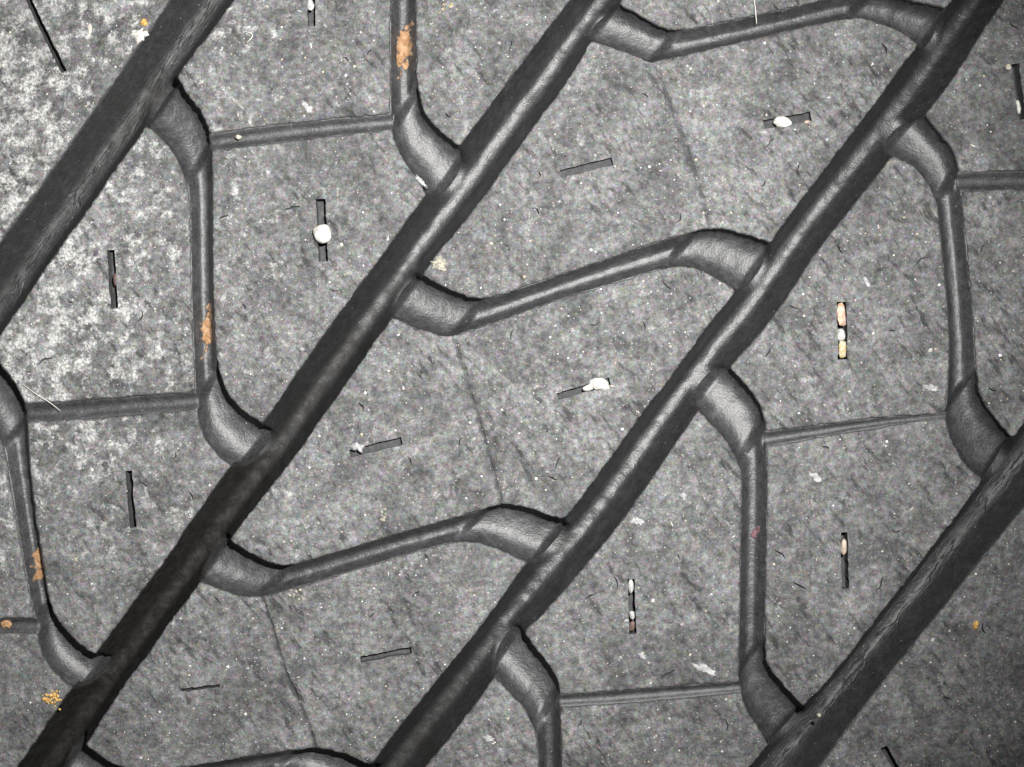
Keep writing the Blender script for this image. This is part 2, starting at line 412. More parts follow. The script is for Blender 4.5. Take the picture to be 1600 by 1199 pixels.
def smear_mat(name, cols, under):
    m, nt, b = mat(name)
    tc = N(nt, 'ShaderNodeTexCoord').outputs['Object']
    cov = N(nt, 'ShaderNodeAttribute', attribute_name='cover').outputs['Fac']
    c = ramp(nt, noise_n(nt, tc, U / 9, 5, .7), [(.32, (*cols[0], 1)), (.5, (*cols[1], 1)), (.68, (*cols[2], 1))])
    k = math_n(nt, 'ADD', cov, math_n(nt, 'MULTIPLY', math_n(nt, 'SUBTRACT', noise_n(nt, tc, U / 5, 4, .7), .5), 1.5))
    c = mixc(nt, ramp(nt, k, [(.16, g(0)), (.62, g(1))]), (*under, 1), c)
    nt.links.new(c, b.inputs['Base Color']); b.inputs['Roughness'].default_value = .85; b.inputs['Specular IOR Level'].default_value = .25
    bu = N(nt, 'ShaderNodeBump'); bu.inputs['Strength'].default_value = .8; bu.inputs['Distance'].default_value = 2 * S
    nt.links.new(noise_n(nt, tc, U / 5, 4, .7), bu.inputs['Height']); nt.links.new(bu.outputs[0], b.inputs['Normal'])
    return m
M_SMEAR = smear_mat('thin_clay_film', ((.16, .085, .04), (.30, .175, .09), (.40, .28, .19)), (.045, .045, .047))
M_PINKF = smear_mat('thin_pink_film', ((.10, .05, .055), (.15, .07, .08), (.20, .11, .12)), (.045, .045, .047))
M_FLK = smear_mat('scuffed_film', ((.22, .22, .22), (.34, .34, .34), (.50, .50, .50)), (.12, .12, .12))
M_GOLD = stone_mat('yellow_crumb', (.56, .36, .11), (.36, .20, .05), .5, 5)
M_FLAKE = stone_mat('white_flake', (.56, .57, .57), (.27, .275, .28), .6, 5)
M_CREAM = stone_mat('cream_clod', (.62, .58, .50), (.36, .32, .25), .85, 8)
M_SAND = stone_mat('sandy_patch', (.34, .32, .24), (.17, .165, .15), .9, 4)
M_FIBRE = stone_mat('pale_fibre', (.62, .60, .55), (.50, .48, .42), .6, 9)
M_STAIN = stone_mat('pink_chalk', (.22, .10, .11), (.14, .08, .09), .9, 5)

# ------------------------------------------------------------------ object helpers
def mesh_obj(name, V, F, m, parent=None, smooth=True, attrs=None, uv=None):
    me = bpy.data.meshes.new(name); me.from_pydata([tuple(v) for v in V], [], F)
    me.polygons.foreach_set('use_smooth', [smooth] * len(me.polygons))
    me.materials.append(m)
    for k, a in (attrs or {}).items():
        at = me.attributes.new(k, 'FLOAT', 'POINT'); at.data.foreach_set('value', np.asarray(a, np.float32))
    if uv is not None:
        l = me.uv_layers.new(name='along'); idx = np.empty(len(me.loops), np.int32); me.loops.foreach_get('vertex_index', idx)
        l.data.foreach_set('uv', np.asarray(uv, np.float32)[idx].ravel())
    me.update()
    o = bpy.data.objects.new(name, me); COL.objects.link(o)
    if parent: o.parent = parent
    return o
def tag(o, label, cat, group=None):
    o['label'] = label; o['category'] = cat
    if group: o['group'] = group
    return o

tyre = bpy.data.objects.new('tyre', None); COL.objects.link(tyre); tyre.empty_display_size = .02
tag(tyre, 'worn dusty black car tyre tread filling the picture, with diagonal grooves', 'tyre')

# ------------------------------------------------------------------ tread blocks
def slit_ring(a, b, w, seed):
    a, b = np.array(a, float), np.array(b, float); t = b - a; L = np.linalg.norm(t); t /= L; n = np.array([-t[1], t[0]])
    k = max(4, int(L / 5)); f = np.linspace(0, 1, k)
    P = [a + t * L * x + n * (w / 2 + 1.7 * nz(x * L, seed * 40, 9, seed)) for x in f]
    Q = [a + t * L * x - n * (w / 2 + 1.7 * nz(x * L, seed * 40 + 9, 9, seed + 3)) for x in f[::-1]]
    R = np.array(P + Q)
    return R if area(R) > 0 else R[::-1]
def nick_ring(x, y, L, ang, i):
    r = np.random.default_rng(500 + i); a = math.radians(ang); t = np.array([math.cos(a), math.sin(a)]); n = np.array([-t[1], t[0]])
    k = 6; f = np.linspace(-.5, .5, k); bend = r.uniform(-.22, .22) * L; w = r.uniform(1.9, 3.2)
    c = [np.array([x, y]) + t * L * q + n * (bend * (1 - 4 * q * q) + r.uniform(-.8, .8)) for q in f]
    P = [c[j] + n * w * math.cos(f[j] * 2.6) * .5 for j in range(k)]
    Q = [c[j] - n * w * math.cos(f[j] * 2.6) * .5 for j in range(k)][::-1]
    R = np.array(P + Q)
    return R if area(R) > 0 else R[::-1]

HOLES = [dict(ring=slit_ring(a, b, w, i), dep=dp * (1.35 if abs(a[1] - b[1]) > abs(a[0] - b[0]) else .95), kind='sipe', c=(np.array(a) + np.array(b)) / 2.) for i, (a, b, w, dp) in enumerate(SIPES)]
for i, (x, y, L, an) in enumerate(NICKS):
    r = nick_ring(x, y, L, an, i)
    ok = all(np.linalg.norm(h['ring'][:, None] - r[None], axis=2).min() > 5 for h in HOLES)
    if ok: HOLES.append(dict(ring=r, dep=7.0, kind='nick', c=np.array([x, y], float)))

def dustmap(P):
    x, y = P[:, 0], P[:, 1]
    left = np.clip((560 - x) / 560, 0, 1.15) * np.clip((1080 - y) / 520, 0, 1)
    d = .44 + .31 * np.minimum(left, .92) - .16 * np.clip((x - 1050) / 550, 0, 1) - .10 * np.clip((y - 850) / 350, 0, 1)
    d = d - .12 * np.clip((x - 1280) / 200, 0, 1) * np.clip((y - 900) / 150, 0, 1)
    return np.clip(d, .22, .95)

TOPS = []         # (ring, list of hole rings) of each block, used later to scatter grit
def build_block(out, bev=4.0, wall=70.0):
    out = resample(out, 3.0, True)
    for _ in range(3): out = (np.roll(out, 1, 0) + 2 * out + np.roll(out, -1, 0)) / 4      # worn corners
    if area(out) < 0: out = out[::-1]
    # worn, slightly uneven edge
    w = np.array([1.6 * nz(x, y, 46, 10) + .7 * nz(x, y, 17, 11) + 1.5 * nz(x, y, 5.5, 12) + 2.6 * max(0, nz(x, y, 9, 13) - .28) for x, y in out])
    out = inset(out, w)
    inner = inset(out, bev); mid = inset(out, bev * .35)
    holes = []
    for h in HOLES:
        if not inside(out, h['c'][None])[0]: continue
        r = h['ring']
        if not inside(inner, r).all(): continue
        if np.linalg.norm(r[:, None] - inner[None], axis=2).min() < 3: continue
        holes.append(h)
    # interior points
    lo = out.min(0); hi = out.max(0); st = 4.2
    gx, gy = np.meshgrid(np.arange(lo[0], hi[0], st), np.arange(lo[1], hi[1], st))
    ii, jj = np.meshgrid(np.arange(gx.shape[1]), np.arange(gx.shape[0]))
    pts = np.stack([gx.ravel(), gy.ravel()], 1); pts += rng.uniform(-1.3, 1.3, pts.shape)
    keep = in_view(pts) | (((ii % 5 == 0) & (jj % 5 == 0)).ravel())
    pts = pts[keep]
    for c in CREASE:
        pts = np.vstack([pts] + [c + np.array([q, 0.0]) + rng.uniform(-.3, .3, c.shape) for q in (-6.0, -3.0, .1, 2.0, 4.6)])
    pts = pts[inside(inner, pts)]
    ok = np.ones(len(pts), bool)
    for c0 in range(0, len(pts), 4000):
        d = np.linalg.norm(pts[c0:c0 + 4000, None] - inner[None], axis=2).min(1); ok[c0:c0 + 4000] &= d > 2.6
    for h in holes:
        lo2 = h['ring'].min(0) - 8; hi2 = h['ring'].max(0) + 8
        m = np.where(((pts > lo2) & (pts < hi2)).all(1))[0]
        if len(m):
            ok[m] &= ~inside(h['ring'], pts[m])
            ok[m] &= np.linalg.norm(pts[m][:, None] - resample(h['ring'], 2.0, True)[None], axis=2).min(1) > 1.8
    pts = pts[ok]
    rings = [inner] + [h['ring'] for h in holes]
    allp = np.vstack(rings + [pts]); edges = []; o = 0
    for r in rings:
        n = len(r); edges += [(o + i, o + (i + 1) % n) for i in range(n)]; o += n
    c0 = allp.mean(0)
    vs, es, fs, ov, oe, of = delaunay_2d_cdt([Vector(p - c0) for p in allp], edges, [], 0, 1e-4)
    V2 = np.array([tuple(v) for v in vs]) + c0
    fs = [f for f in fs]
    cen = np.array([V2[list(f)].mean(0) for f in fs])
    good = inside(inner, cen)
    for h in holes:
        lo2 = h['ring'].min(0); hi2 = h['ring'].max(0)
        m = np.where(good & ((cen > lo2) & (cen < hi2)).all(1))[0]
        if len(m): good[m] &= ~inside(h['ring'], cen[m])
    F = [tuple(f)[::-1] for f, k in zip(fs, good) if k]        # picture y runs downwards: flip
    back = {}
    for i, l in enumerate(ov):
        for q in l: back[q] = i
    dep = top_dep(V2)
    dus = dustmap(V2)
    for m_, pr in CRE.pop(id(V2), []):
        dus[m_] *= 1 - .88 * np.clip(pr * 1.0 + .55 * np.array([nz(p[0], p[1], 9, 33) for p in V2[m_]]) * (pr > .1) - .06, 0, 1)
    hold = np.linalg.norm
    V = [V2]; D = [dep]; DU = [dus]; base = len(V2)
    ni = len(inner); idx_in = [back[i] for i in range(ni)]
    rd = dep[idx_in]
    prev = idx_in
    # worn rounded edge, then the wall
    for ring, dd, du in ((mid, bev * .30, .16), (out, bev * 1.0, .03), (inset(out, 1.0), bev * 2.4, .0), (inset(out, 2.0), wall, .0)):
        cur = list(range(base, base + ni)); base += ni
        V.append(ring); D.append(rd * (1 if dd < bev else .5) + dd); DU.append(np.full(ni, du))
        for i in range(ni):
            j = (i + 1) % ni; F.append((prev[i], prev[j], cur[j], cur[i]))
        prev = cur
    V = np.vstack(V); D = np.concatenate(D); DU = np.concatenate(DU)
    blk = mesh_obj('tread_block', place(V, D), F, M_TOP, tyre, True, {'dust': DU})
    # slits and nicks: their walls and floor line the openings
    o = ni
    for h in holes:
        r = h['ring']; n = len(r); ids = [back[o + i] for i in range(n)]; o += n
        d0 = dep[ids]
        c = r.mean(0)
        rr = [r, inset(r, -.25), inset(r, -.25), inset(r, .6)]
        dd = [d0 + .15, d0 + h['dep'] * .35, d0 + h['dep'] * .85, d0 * .5 + h['dep']]
        V = np.vstack(rr + [c[None]]); Dd = np.concatenate(dd + [[h['dep']]])
        FF = []
        for k in range(3):
            for i in range(n):
                j = (i + 1) % n; FF.append((k * n + i, k * n + j, (k + 1) * n + j, (k + 1) * n + i))
        m = n // 2
        for i in range(m - 1):                                   # floor strip between the two long sides
            FF.append((3 * n + i, 3 * n + i + 1, 3 * n + n - 2 - i, 3 * n + n - 1 - i))
        V = V[:-1]; Dd = Dd[:-1]
        so = mesh_obj('sipe' if h['kind'] == 'sipe' else 'nick', place(V, Dd), FF, M_SIPE, blk, False, uv=V)
    TOPS.append((inner, [h['ring'] for h in holes]))
    return blk

mouths = {}          # id(edge polyline) -> list of (t0, t1, depth)
def add_mouth(P, a, b, dep): mouths.setdefault(id(P), []).append((min(project(P, a), project(P, b)), max(project(P, a), project(P, b)), dep))

POCKET, SHAFT, MAIN, CHD = 40.0, 24.0, 66.0, 11.0
for row, ga, gb, ks in ROWS:
    for k in ks:
        Rr, Ll = LAT[k]
        add_mouth(ga, Rr[0], Ll[0], POCKET); add_mouth(gb, Rr[-1], Ll[-1], POCKET)
    for up, dn in zip(ks[:-1], ks[1:]):            # block between lateral dn (below) and lateral up (above)
        Rr = LAT[dn][0]; Ll = LAT[up][1]
        eB = sub(gb, project(gb, Rr[-1]), project(gb, Ll[-1]))
        eA = sub(ga, project(ga, Ll[0]), project(ga, Rr[0]))
        ch = next((c for c in CHAN.values() if c[2] == dn and c[3] == up), None)
        if ch is None:
            build_block(np.vstack([Rr, eB[1:-1], Ll[::-1], eA[1:-1]]))
        else:
            tu0, tu1 = project(Rr, ch[0][0]), project(Ll, ch[0][-1])
            td0, td1 = project(Rr, ch[1][0]), project(Ll, ch[1][-1])
            U0 = np.vstack([pt_at(Rr, tu0), resample(chaikin(ch[0], 1), 4)[1:-1], pt_at(Ll, tu1)])
            D0 = np.vstack([pt_at(Rr, td0), resample(chaikin(ch[1], 1), 4)[1:-1], pt_at(Ll, td1)])
            build_block(np.vstack([sub(Rr, 0, tu0), U0[1:-1], sub(Ll, tu1, 0), eA[1:-1]]), bev=4.0)
            build_block(np.vstack([sub(Rr, td0, 1e9 if False else arclen(Rr)[-1]), eB[1:-1], sub(Ll, arclen(Ll)[-1], td1), D0[::-1][1:-1]]), bev=4.0)
            add_mouth(Rr, U0[0], D0[0], CHD); add_mouth(Ll, U0[-1], D0[-1], CHD)
            ch_edges = (U0, D0); CHAN[[q for q in CHAN if CHAN[q] is ch][0]] = (U0, D0, dn, up)
# shoulders
nv = np.array([AV[0], -AV[1]])
sl = sub(G1L, 0, arclen(G1L)[-1]); build_block(np.vstack([sl, (sl - nv * 420)[::-1]]))
sr = sub(G4R, 0, arclen(G4R)[-1]); build_block(np.vstack([sr, (sr + nv * 420)[::-1]]))

# ------------------------------------------------------------------ grooves
def clamp_mouth(P, t, side_d):
    """smallest allowed depth at arc length t of edge P"""
    m = 0.0
    for a, b, dp in mouths.get(id(P), []):
        if dp > 20: a, b = a + 1.0, b - 2.0          # leave the corners of the blocks closed
        x = (t - a) / max(b - a, 1e-6)
        p = 4.0 if x < .5 else 2.2
        if 0 < x < 1: m = max(m, (dp + side_d) * (1 - abs(2 * x - 1) ** p) ** (1 / p))
    return m

_y = np.linspace(0, 1, 201)
def _trap(f0, f1, s0):
    sl = np.where(_y < f0, s0 * _y / f0, np.where(_y < f1, s0 + (1 - s0) * (_y - f0) / (f1 - f0), 1.0))
    cu = np.concatenate([[0], np.cumsum((sl[1:] + sl[:-1]) / 2)]); cu /= cu[-1]
    return 1 - cu                                          # 1 at the floor, 0 at the rim
TRAP = _trap(.26, .42, .16)
def trap(y): return float(np.interp(y, _y, TRAP))

def groove(name, EL, ER, PL, PR, tl, tr, depth, power, m, nt=18, skirt=(None, None), clamp=7.0, rough=1.0, deep=True, steep=1.0, grime=None, tr_=0.0):
    """EL, ER: matching stations on both edges.  depth / power per station."""
    n = len(EL); V = []; D = []; UVs = []
    s = np.concatenate([[0], np.cumsum(np.linalg.norm(np.diff((EL + ER) / 2, axis=0), axis=1))])
    f = (1 - np.cos(np.linspace(0, math.pi, nt + 1))) / 2
    for i in range(n):
        w = np.linalg.norm(ER[i] - EL[i]); e = 2.2 / max(w, 1)
        ml = clamp_mouth(PL, tl[i], clamp) if PL is not None else 0; mr = clamp_mouth(PR, tr[i], clamp) if PR is not None else 0
        for x in f:
            xx = -e + x * (1 + 2 * e)
            p = EL[i] + (ER[i] - EL[i]) * xx
            pz = power[i] * (1 + (steep - 1) * (x > .5))
            q = min(1.0, abs(2 * x - 1)) ** pz
            y_ = min(1.0, abs(2 * x - 1)); tz = tr_[i] if np.ndim(tr_) else tr_
            d = max(4.0, depth[i] * ((1 - tz) * max(0.0, 1 - q) ** (1 / pz) + tz * trap(y_)))
            d += rough * (1.0 * nz(p[0], p[1], 22, 21) + .5 * nz(p[0], p[1], 8, 22)) * min(1, d / 12)
            if x < .5: d = max(d, ml)
            else: d = max(d, mr)
            V.append(p); D.append(d); UVs.append((s[i], (x - .5) * w))
    rows = n
    V = np.array(V); D = np.array(D); UVs = np.array(UVs)
    k = nt + 1
    def addskirt(first):
        nonlocal V, D, UVs, rows
        r0 = slice(0, k) if first else slice((rows - 1) * k, rows * k)
        r1 = slice(k, 2 * k) if first else slice((rows - 2) * k, (rows - 1) * k)
        dr = (V[r0] - V[r1]).mean(0); dr /= max(np.linalg.norm(dr), 1e-6)
        ex = [(2, .5), (5, 2.6), (9, 7.5), (14, 15.0), (19, 24.0), (23, 36.0)] if deep else [(1.5, .8), (3.0, 3.0), (4.0, 8.0), (4.5, 40.0)]
        edge = (1 - np.abs(2 * f - 1) ** 3)[:, None] * .93 + .07
        nv_ = [V[r0] + dr * a * edge for a, _ in ex]; nd = [D[r0] + b for _, b in ex]; nu = [UVs[r0]] * len(ex)
        if first:
            V = np.vstack(nv_[::-1] + [V]); D = np.concatenate(nd[::-1] + [D]); UVs = np.vstack(nu + [UVs])
        else:
            V = np.vstack([V] + nv_); D = np.concatenate([D] + nd); UVs = np.vstack([UVs] + nu)
        rows += len(ex)
    if skirt[0]: addskirt(True)
    if skirt[1]: addskirt(False)
    F = [(i * k + j, i * k + j + 1, (i + 1) * k + j + 1, (i + 1) * k + j) for i in range(rows - 1) for j in range(k - 1)]
    W = place(V, D)
    a, b, c = W[F[0][0]], W[F[0][1]], W[F[0][3]]
    mid = F[len(F) // 2]; nn = np.cross(W[mid[1]] - W[mid[0]], W[mid[3]] - W[mid[0]])
    if nn[2] < 0: F = [q[::-1] for q in F]
    gri = np.zeros(len(V))
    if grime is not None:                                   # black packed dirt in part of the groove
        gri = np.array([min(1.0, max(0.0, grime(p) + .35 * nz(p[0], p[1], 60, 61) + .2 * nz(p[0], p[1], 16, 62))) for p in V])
    return mesh_obj(name, W, F, m, tyre, True, uv=UVs, attrs={'grime': gri})

axp = np.array([AX[0], -AX[1]])
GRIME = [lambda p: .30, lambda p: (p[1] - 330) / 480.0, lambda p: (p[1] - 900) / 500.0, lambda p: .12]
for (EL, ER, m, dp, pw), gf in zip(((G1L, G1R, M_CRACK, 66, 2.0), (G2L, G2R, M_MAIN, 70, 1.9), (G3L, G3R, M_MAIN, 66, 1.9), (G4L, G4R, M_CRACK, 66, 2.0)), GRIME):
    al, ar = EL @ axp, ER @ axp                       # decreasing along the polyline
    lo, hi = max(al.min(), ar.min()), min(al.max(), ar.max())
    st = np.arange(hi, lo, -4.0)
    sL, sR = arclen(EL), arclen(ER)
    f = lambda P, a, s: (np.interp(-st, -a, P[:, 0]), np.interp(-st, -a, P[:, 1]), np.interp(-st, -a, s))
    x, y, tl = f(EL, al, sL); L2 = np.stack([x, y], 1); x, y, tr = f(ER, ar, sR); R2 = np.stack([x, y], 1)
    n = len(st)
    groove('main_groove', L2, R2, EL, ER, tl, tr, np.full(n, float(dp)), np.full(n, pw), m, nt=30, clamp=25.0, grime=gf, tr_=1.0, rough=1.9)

LATSURF = {}
def lat_surface(k):
    Rr, Ll = LAT[k]; n = int(max(arclen(Rr)[-1], arclen(Ll)[-1]) / 3)
    fr = np.linspace(0, 1, n + 1)
    L2, R2 = at_frac(Ll, fr), at_frac(Rr, fr)
    s = arclen((L2 + R2) / 2); T = s[-1]
    pk0, pk1 = (108, 122) if k[0] != 'B' else (102, 122)
    def blend(s_):
        a = np.clip((s_ - pk0 + 13) / 26, 0, 1); b_ = np.clip((T - s_ - pk1 + 13) / 26, 0, 1)
        q = np.minimum(a, b_); return q * q * (3 - 2 * q)
    q = blend(s)
    run0 = np.clip(s / pk0, 0, 1); run1 = np.clip((T - s) / pk1, 0, 1); run = np.minimum(run0, run1)
    pocket = POCKET + 5 - 9 * run                       # pocket floor falls towards the main groove
    dep = pocket * (1 - q) + SHAFT * q
    pw = 2.1 * (1 - q) + 1.8 * q
    return L2, R2, arclen(Ll)[-1] * fr, arclen(Rr)[-1] * fr, dep, pw, q * .85
for row, ga, gb, ks in ROWS:
    for k in ks:
        if k in ('A0', 'B0', 'B5', 'A4', 'C0') and False: continue
        L2, R2, tl, tr, dep, pw, tq = lat_surface(k)
        groove('lateral_groove', L2, R2, LAT[k][1], LAT[k][0], tl, tr, dep, pw, M_LAT, nt=22, skirt=(True, True), clamp=1.5, steep=1.5, tr_=tq)

for q, c in CHAN.items():
    U0, D0 = c[0], c[1]; n = int(arclen(U0)[-1] / 4); fr = np.linspace(0, 1, n + 1)
    wd = np.linalg.norm(at_frac(U0, fr) - at_frac(D0, fr), axis=1)
    dep = np.minimum(CHD + 1.0, .40 * wd + 2.0)
    groove('shallow_channel', at_frac(D0, fr), at_frac(U0, fr), None, None, fr, fr, dep, np.full(n + 1, 1.7), M_CHAN, nt=12, skirt=(True, True), rough=.8, deep=False, tr_=1.0)

# ------------------------------------------------------------------ carcass: the whole ring of the tyre under the tread
prof = []
for v in np.linspace(-1430, 1430, 41): prof.append((v, R1 - crown(np.array(v)) - 104))
side = [(1500, R1 - 330), (1600, R1 - 700), (1640, R1 - 1050), (1560, R1 - 1450), (1400, R1 - 1650), (1320, R1 - 1690)]
prof = [(-a, b) for a, b in side[::-1]] + prof + side
NS = 160; V = []; F = []
for i in range(NS):
    a = 2 * math.pi * i / NS
    for v, r in prof:
        u = r * math.sin(a); z = r * math.cos(a) - R1
        V.append(((u * AX[0] + v * AV[0]) * S, (u * AX[1] + v * AV[1]) * S, z * S))
k = len(prof)
for i in range(NS):
    j = (i + 1) % NS
    for q in range(k - 1): F.append((i * k + q, i * k + q + 1, j * k + q + 1, j * k + q)[::-1])
mesh_obj('carcass', V, F, M_CARC, tyre, True, uv=np.zeros((len(V), 2)))

# ------------------------------------------------------------------ stones and dirt
def ico(sub_=2):
    import bmesh
    bm = bmesh.new(); bmesh.ops.create_icosphere(bm, subdivisions=sub_, radius=1.0)
    V = np.array([v.co[:] for v in bm.verts]); F = [tuple(v.index for v in f.verts) for f in bm.faces]; bm.free()
    return V, F
ICO3 = ico(3); ICO2 = ico(2); ICO1 = ico(1)

def frame_at(p, ang):
    x, y, z = tread(np.array([p], float)); n = surf_n(x, y)[0]
    a = math.radians(-ang); t = np.array([math.cos(a), math.sin(a), 0]); t -= n * t.dot(n); t /= np.linalg.norm(t)
    b = np.cross(n, t)
    return np.array([x[0], y[0], z[0]]), t, b, n

def stone(name, p, size, ang, lift, m, seed, label, cat, group=None, rough=.22, square=1.0, flat=None, ic=None):
    ic = ic or (ICO3 if rough < .13 else ICO2)
    """size: half axes along, across, up (tread units); lift: height of its centre above the tread"""
    V, F = ic; V = V.copy()
    if square != 1.0:
        V = np.sign(V) * np.abs(V) ** square
    for i, v in enumerate(V):
        q = Vector(v) * 1.3 + Vector((seed * 7.1, seed * 3.3, -seed))
        V[i] = v * (1 + rough * noise.noise(q) + rough * .45 * noise.noise(q * 2.7))
    V = V * np.array(size)
    c, t, b, n = frame_at(p, ang)
    W = (V[:, :1] * t + V[:, 1:2] * b + (V[:, 2:3]) * n) * S
    o = mesh_obj(name, W, F, m, None, rough < .13)
    o.location = (c + n * lift) * S
    return tag(o, label, cat, group)

stone('pebble', (504,366), (14.5,14,11), 80, 3, M_WHITE, 1, 'smooth rounded white pebble stuck in a vertical slit, upper left', 'pebble', rough=.10, square=.82)
stone('stone_chip', (937,601), (17,10.5,9), 10, 1.5, M_WHITE, 2, 'bright white angular stone chip in the slanted slit at the centre', 'stone', rough=.30)
stone('stone_chip', (920,606), (10,5.0,5), -15, 1.0, M_WHITE, 5, 'small white splinter joined to the tip of the central white chip', 'stone', rough=.2)
stone('stone_chip', (1222,191), (14,9.5,7), 5, 1.0, M_WHITE, 3, 'whitish round stone in the slanted slit near the top right groove', 'stone', rough=.16)
stone('stone_chip', (1261,191), (5,2.6,2.2), -12, .8, M_TAN, 4, 'tiny cream grain at the right end of the upper right slanted slit', 'stone', rough=.2)
stone('stone_chip', (1315,492), (18,6.6,6), 86, -4.5, M_PINK, 6, 'long pinkish orange stone, topmost of three packed in one slit', 'stone', 'stones packed in the right slit', rough=.26, square=.7)
stone('stone_chip', (1315,524), (9.5,7,6), 80, -4, M_GREYST, 7, 'pale grey stone, middle of three packed in one slit', 'stone', 'stones packed in the right slit', rough=.3, square=.7)
stone('stone_chip', (1317,546), (14,6.6,6), 92, -4.5, M_YELL, 8, 'yellowish grey stone, lowest of three packed in one slit', 'stone', 'stones packed in the right slit', rough=.28, square=.7)
stone('stone_chip', (986,917), (11.5,5,5), 88, -5, M_GREYST, 9, 'pale oval stone at the top end of the lower middle vertical slit', 'stone', rough=.16)
stone('stone_chip', (988,962), (7.5,4.5,4.5), 82, -5, M_GREYST, 10, 'small whitish stone halfway down the lower middle vertical slit', 'stone', rough=.28)
stone('stone_chip', (988,980), (9,5,4), 95, -7, M_RED, 11, 'dark reddish grain at the bottom of the lower middle vertical slit', 'stone', rough=.25)
stone('stone_chip', (1319,855), (13,5.2,5), 92, -3, M_TAN, 12, 'tan oval stone in the vertical slit left of the lower right groove', 'stone', rough=.12)
stone('stone_chip', (1592,166), (11.5,4.2,4.5), 82, -4, M_WHITE, 13, 'cream stone in the slit at the right picture edge', 'stone', rough=.14, square=.85)
stone('grit_grain', (1575,105), (5.5,4.5,3), 120, 1.5, M_CREAM, 14, 'cream grit grain left of the slit at the right picture edge', 'grit', rough=.25)
stone('stone_chip', (485,8), (10,6,5), 85, 0, M_GREYST, 15, 'pale grey stone in the slit at the top picture edge', 'stone', rough=.25)
stone('stone_chip', (179,437), (10,3.5,3.5), 88, -5, M_RED, 29, 'thin dark brown grain in the left vertical slit beside the dusty groove', 'stone', rough=.2)

def clod(name, p, R, h, ang, m, seed, label, cat, stretch=1.0, jag=.5, group=None, nseg=26, extra=0.0):
    """flat crumbly piece with a ragged outline and real thickness"""
    c, t, b, n = frame_at(p, ang)
    V = []; CV = []; rings = 6
    for k in range(rings + 1):
        f = k / rings
        for i in range(nseg):
            a = 2 * math.pi * i / nseg
            rr = R * .8 * (1 + .6 * jag * nz(math.cos(a) * 2.2 + seed, math.sin(a) * 2.2, 1.0, seed) + jag * .6 * nz(math.cos(a) * 6 + seed, math.sin(a) * 6, 1.0, seed + 2))
            rr *= f
            x = rr * math.cos(a) * stretch; y = rr * math.sin(a) / math.sqrt(stretch)
            z = h * (1 - f ** 2.4) * (1 + .5 * nz(x + seed * 31, y, R * .35, seed)) - extra * f - (2.5 if k == rings else 0)
            V.append(x * t + y * b + z * n); CV.append(1 - f ** 1.5)
    F = [(k * nseg + i, k * nseg + (i + 1) % nseg, (k + 1) * nseg + (i + 1) % nseg, (k + 1) * nseg + i)[::-1] for k in range(rings) for i in range(nseg)]
    o = mesh_obj(name, np.array(V) * S, F, m, None, True, {'cover': CV}); o.location = c * S
    return tag(o, label, cat, group)

clod('dirt_clod', (219,53), 16, 6, 20, M_WHITE, 1, 'white chalky clod on the edge of the top left groove', 'dirt', jag=1.0)
clod('dirt_clod', (224,35), 7, 4, 0, M_GOLD, 9, 'small orange crumb touching the white clod at the top left groove', 'dirt', jag=.7)
clod('dirt_clod', (140,45), 7, 2.5, 75, M_CREAM, 3, 'faint cream smudge of grit on the dusty top left shoulder', 'dirt', stretch=1.7, jag=.8)
clod('dirt_clod', (686,412), 15, 1.2, -10, M_SAND, 7, 'flat sandy patch beside the upper middle groove', 'dirt', stretch=1.1, jag=.9)
clod('white_flake', (558,698), 12, 4, 8, M_FLK, 4, 'white crystal flake on the left end of the middle slanted slit', 'flake', stretch=1.2, jag=.8)
clod('white_flake', (1455,606), 11, 3.5, 0, M_FLK, 5, 'white scuffed flake in the block left of the right groove bend', 'flake', stretch=1.5, jag=.9)
clod('white_flake', (1102,1046), 13, 3, 25, M_FLK, 6, 'long white scuffed flake above the lowest worn channel', 'flake', stretch=1.8, jag=1.0)
clod('white_flake', (1069,776), 8, 3, 70, M_FLK, 8, 'small white flake in the large lower middle block', 'flake', stretch=1.2, jag=1.0)
clod('white_flake', (997,815), 10, 2.2, 20, M_FLK, 10, 'thin white scuff flake near the right edge of the third groove', 'flake', stretch=1.6, jag=1.0)
clod('white_flake', (1275,746), 11, 2.2, 40, M_FLK, 12, 'oval white scuff flake below the right worn channel', 'flake', stretch=1.6, jag=.8)
clod('white_flake', (1354,441), 8, 2, 60, M_FLK, 13, 'slim pale flake above the stone filled slit on the right', 'flake', stretch=2.0, jag=.6)
clod('white_flake', (1003,1025), 8, 3, 35, M_FLK, 14, 'small white flake below the lower middle vertical slit', 'flake', stretch=1.4, jag=.7)
clod('white_flake', (480,167), 10, 2.2, 50, M_FLK, 15, 'white scuff flake above the top worn channel', 'flake', stretch=1.6, jag=.9)
clod('white_flake', (657,283), 8, 2.5, 45, M_FLK, 16, 'white sliver on the rim of the pocket below the orange clay', 'flake', stretch=2.3, jag=.5)
clod('white_flake', (764,1154), 9, 2.2, 10, M_FLK, 17, 'pale flake right of the bottom end of the third groove', 'flake', stretch=1.4, jag=.9)
clod('grit_grain', (1525,977), 7, 4, -75, M_GOLD, 18, 'elongated yellow grit grain on the lower right shoulder', 'grit', stretch=1.5, jag=.4)
clod('grit_grain', (1457,1000), 4.5, 3, -40, M_FLAKE, 19, 'small white grit grain below left of the yellow grain on the right shoulder', 'grit', stretch=1.3, jag=.4)
clod('grit_grain', (1280,1118), 4, 3, 0, M_CREAM, 20, 'pale grit grain lying at the lower end of the bottom right groove', 'grit', jag=.3)
clod('grit_grain', (372,214), 5, 3, 0, M_CREAM, 21, 'cream grit grain lying in the top worn channel', 'grit', stretch=1.3, jag=.4)
clod('grit_grain', (1219,187), 2.2, 2, 0, M_GREYST, 22, 'tiny grey grain on top of the upper right white stone', 'grit', jag=.3) if False else None

